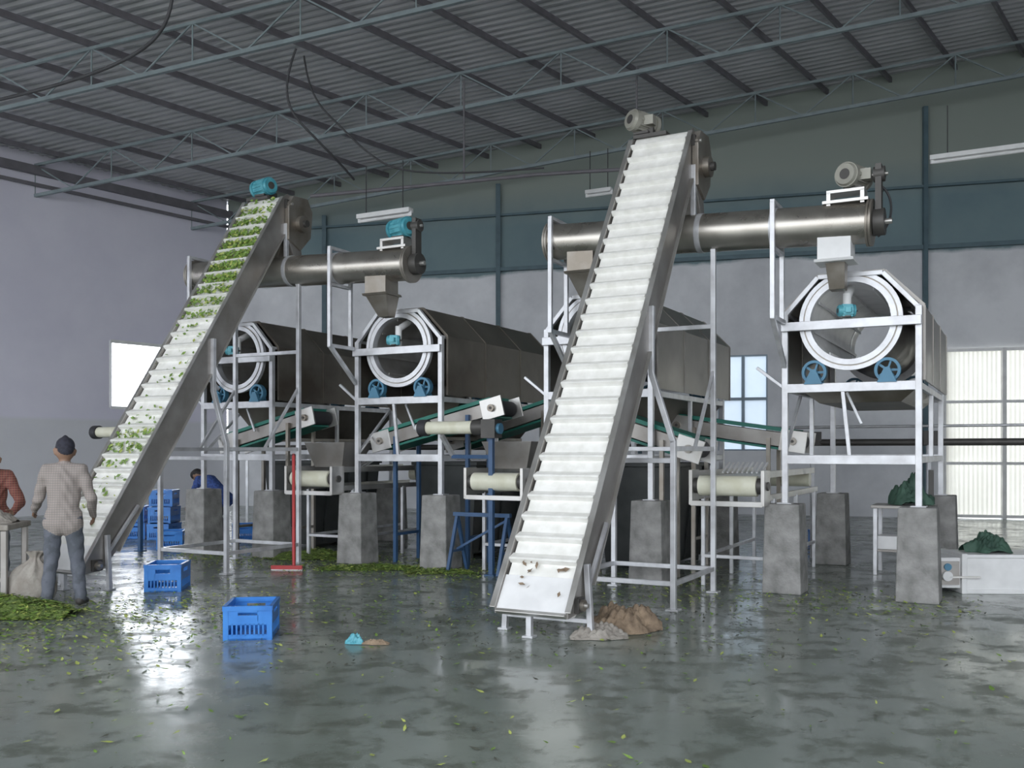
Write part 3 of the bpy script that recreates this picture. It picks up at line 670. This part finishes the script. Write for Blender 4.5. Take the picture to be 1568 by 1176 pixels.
    for p in me.polygons:
        c=p.center; best=9;bm=None
        for a,b,ra,rb,m,ys in prims:
            ab=b-a; t=max(0,min(1,(c-a).dot(ab)/max(1e-9,ab.dot(ab)))); o=c-(a+ab*t); o=V((o.x,o.y/ys,o.z)); dd=o.length-(ra+(rb-ra)*t)
            if dd<best: best=dd;bm=m
        idx.append(mats.index(bm))
    me.polygons.foreach_set('material_index',idx); me.polygons.foreach_set('use_smooth',[True]*len(me.polygons))
    root=empty(name,loc,rz); root.scale=(sc,sc,sc)
    o=bpy.data.objects.new('body',me); bpy.context.collection.objects.link(o); o.parent=root
    g=G()
    for k,sx in(('l',-1),('r',1)):
        el=V(J[k+'el']); wr=V(J[k+'wr']); d=(wr-el).normalized(); inn=V((-sx,0,0)); inn=(inn-d*inn.dot(d)).normalized()
        w=d.cross(inn).normalized()
        if w.y<0: w=-w
        for q in(-1.5,-.5,.5,1.5): g.cyl(wr+d*.01+w*q*.012,wr+d*.085+w*q*.019,.014,SKIN,r1=.0125,n=10)
        for q,ln in((-1.5,.062),(-.5,.076),(.5,.082),(1.5,.074)):
            b0=wr+d*.08+w*q*.019; dd=d.copy(); r=.0095
            for j in range(3):
                dd=(dd+inn*.32).normalized(); b1=b0+dd*ln*(.45,.32,.25)[j]; g.cyl(b0,b1,r,SKIN,r1=r*.9,n=8); g.ell(b1,(r*.9,)*3,SKIN,8,6); b0=b1; r*=.88
        b0=wr+d*.025+w*.026; dd=(w*.8+d*.8+inn*.3).normalized(); r=.012
        for j in range(3): b1=b0+dd*(.035,.03,.024)[j]; g.cyl(b0,b1,r,SKIN,r1=r*.9,n=8); g.ell(b1,(r*.9,)*3,SKIN,8,6); b0=b1; dd=(dd+d*.4+inn*.2).normalized(); r*=.9
    g.obj('hands',root)
    g=G()
    for k in(-1,1):
        e=H+fwd*.094+sd*k*.032+up*.02; g.ell(e,(.013,)*3,EYE,10,8); g.ell(e+fwd*.009,(.006,)*3,HAIR,8,6); g.beam(e+up*.02+fwd*.008-sd*.015,e+up*.02+fwd*.008+sd*.015,.006,.006,HAIR)
    g.ell(H+fwd*.098-up*.05,(.022,.01,.007),LIP,12,8); g.obj('face',root)
PLAID=plaid('checked_shirt',(.36,.31,.28),(.25,.21,.19),(.22,.20,.20),26); TROU=cloth('grey_trousers',(.12,.13,.16),(.09,.10,.12),12)
CAPM=cloth('knit_cap',(.03,.03,.045),(.02,.02,.03))
stand=dict(pelvis=(0,0,.93),chest=(.0,.03,1.27),neck=(0,.06,1.47),head=(-.005,.09,1.585),face=(-.35,1,-.12),
  lel=(-.27,.14,1.10),lwr=(-.36,.36,.98),rel=(.27,-.02,1.11),rwr=(.25,.18,.93),
  lkn=(-.12,.03,.49),lan=(-.15,-.03,.105),rkn=(.12,.05,.49),ran=(.16,.02,.105))
human('worker_man',(-4.58,9.8,0),.22,stand,PLAID,TROU,CAPM)
REDV=plaid('patterned_red_shirt',(.22,.06,.05),(.04,.035,.04),(.30,.16,.10),24)
st2=dict(pelvis=(0,0,.90),chest=(0,.12,1.20),neck=(0,.2,1.38),head=(0,.26,1.49),face=(0,1,-.5),
  lel=(-.30,.2,1.02),lwr=(-.22,.42,.92),rel=(.30,.2,1.02),rwr=(.2,.42,.93),lkn=(-.11,.06,.48),lan=(-.12,0,.105),rkn=(.11,.06,.48),ran=(.13,0,.105))
human('worker_man',(-5.88,10.85,0),math.pi+.45,st2,REDV,TROU,None)
bend=dict(pelvis=(0,-.12,.80),chest=(0,.16,1.02),neck=(0,.33,1.10),head=(0,.43,1.15),face=(0,.8,-.6),
  lel=(-.22,.36,.82),lwr=(-.16,.52,.62),rel=(.22,.36,.84),rwr=(.15,.55,.66),lkn=(-.12,.12,.46),lan=(-.13,-.06,.105),rkn=(.12,.1,.46),ran=(.14,-.08,.105))
human('worker_man',(-5.1,16.6,0),1.1,bend,cloth('blue_shirt',(.05,.10,.34),(.03,.06,.2)),TROU,None)
# ------------------------------------------------------------------ light: overcast sky, with added bright patch for glare in the left window
w=bpy.data.worlds.new('World'); bpy.context.scene.world=w; w.use_nodes=True
N=w.node_tree.nodes; L=w.node_tree.links; bg=N['Background']
tc=N.new('ShaderNodeTexCoord'); vm=N.new('ShaderNodeVectorMath'); vm.operation='DOT_PRODUCT'; L.new(tc.outputs['Generated'],vm.inputs[0]); vm.inputs[1].default_value=V((-.42,.9,.12)).normalized()
mr=N.new('ShaderNodeMapRange'); mr.inputs[1].default_value=.80; mr.inputs[2].default_value=1.0; mr.inputs[3].default_value=3.2; mr.inputs[4].default_value=16; L.new(vm.outputs['Value'],mr.inputs[0]); L.new(mr.outputs[0],bg.inputs[1])
bg.inputs[0].default_value=(.89,.94,1,1)
# ------------------------------------------------------------------ camera
cd=bpy.data.cameras.new('camera'); cam=bpy.data.objects.new('camera',cd); bpy.context.collection.objects.link(cam)
cam.location=(0,0,1.6); cam.rotation_euler=(math.pi/2,0,0); cd.sensor_width=36; cd.lens=36*1470/1568; cd.shift_y=102/1568; cd.clip_end=300
bpy.context.scene.camera=cam
sc=bpy.context.scene; sc.view_settings.view_transform='Standard'; sc.view_settings.look='None'; sc.view_settings.exposure=0; sc.view_settings.gamma=1.08
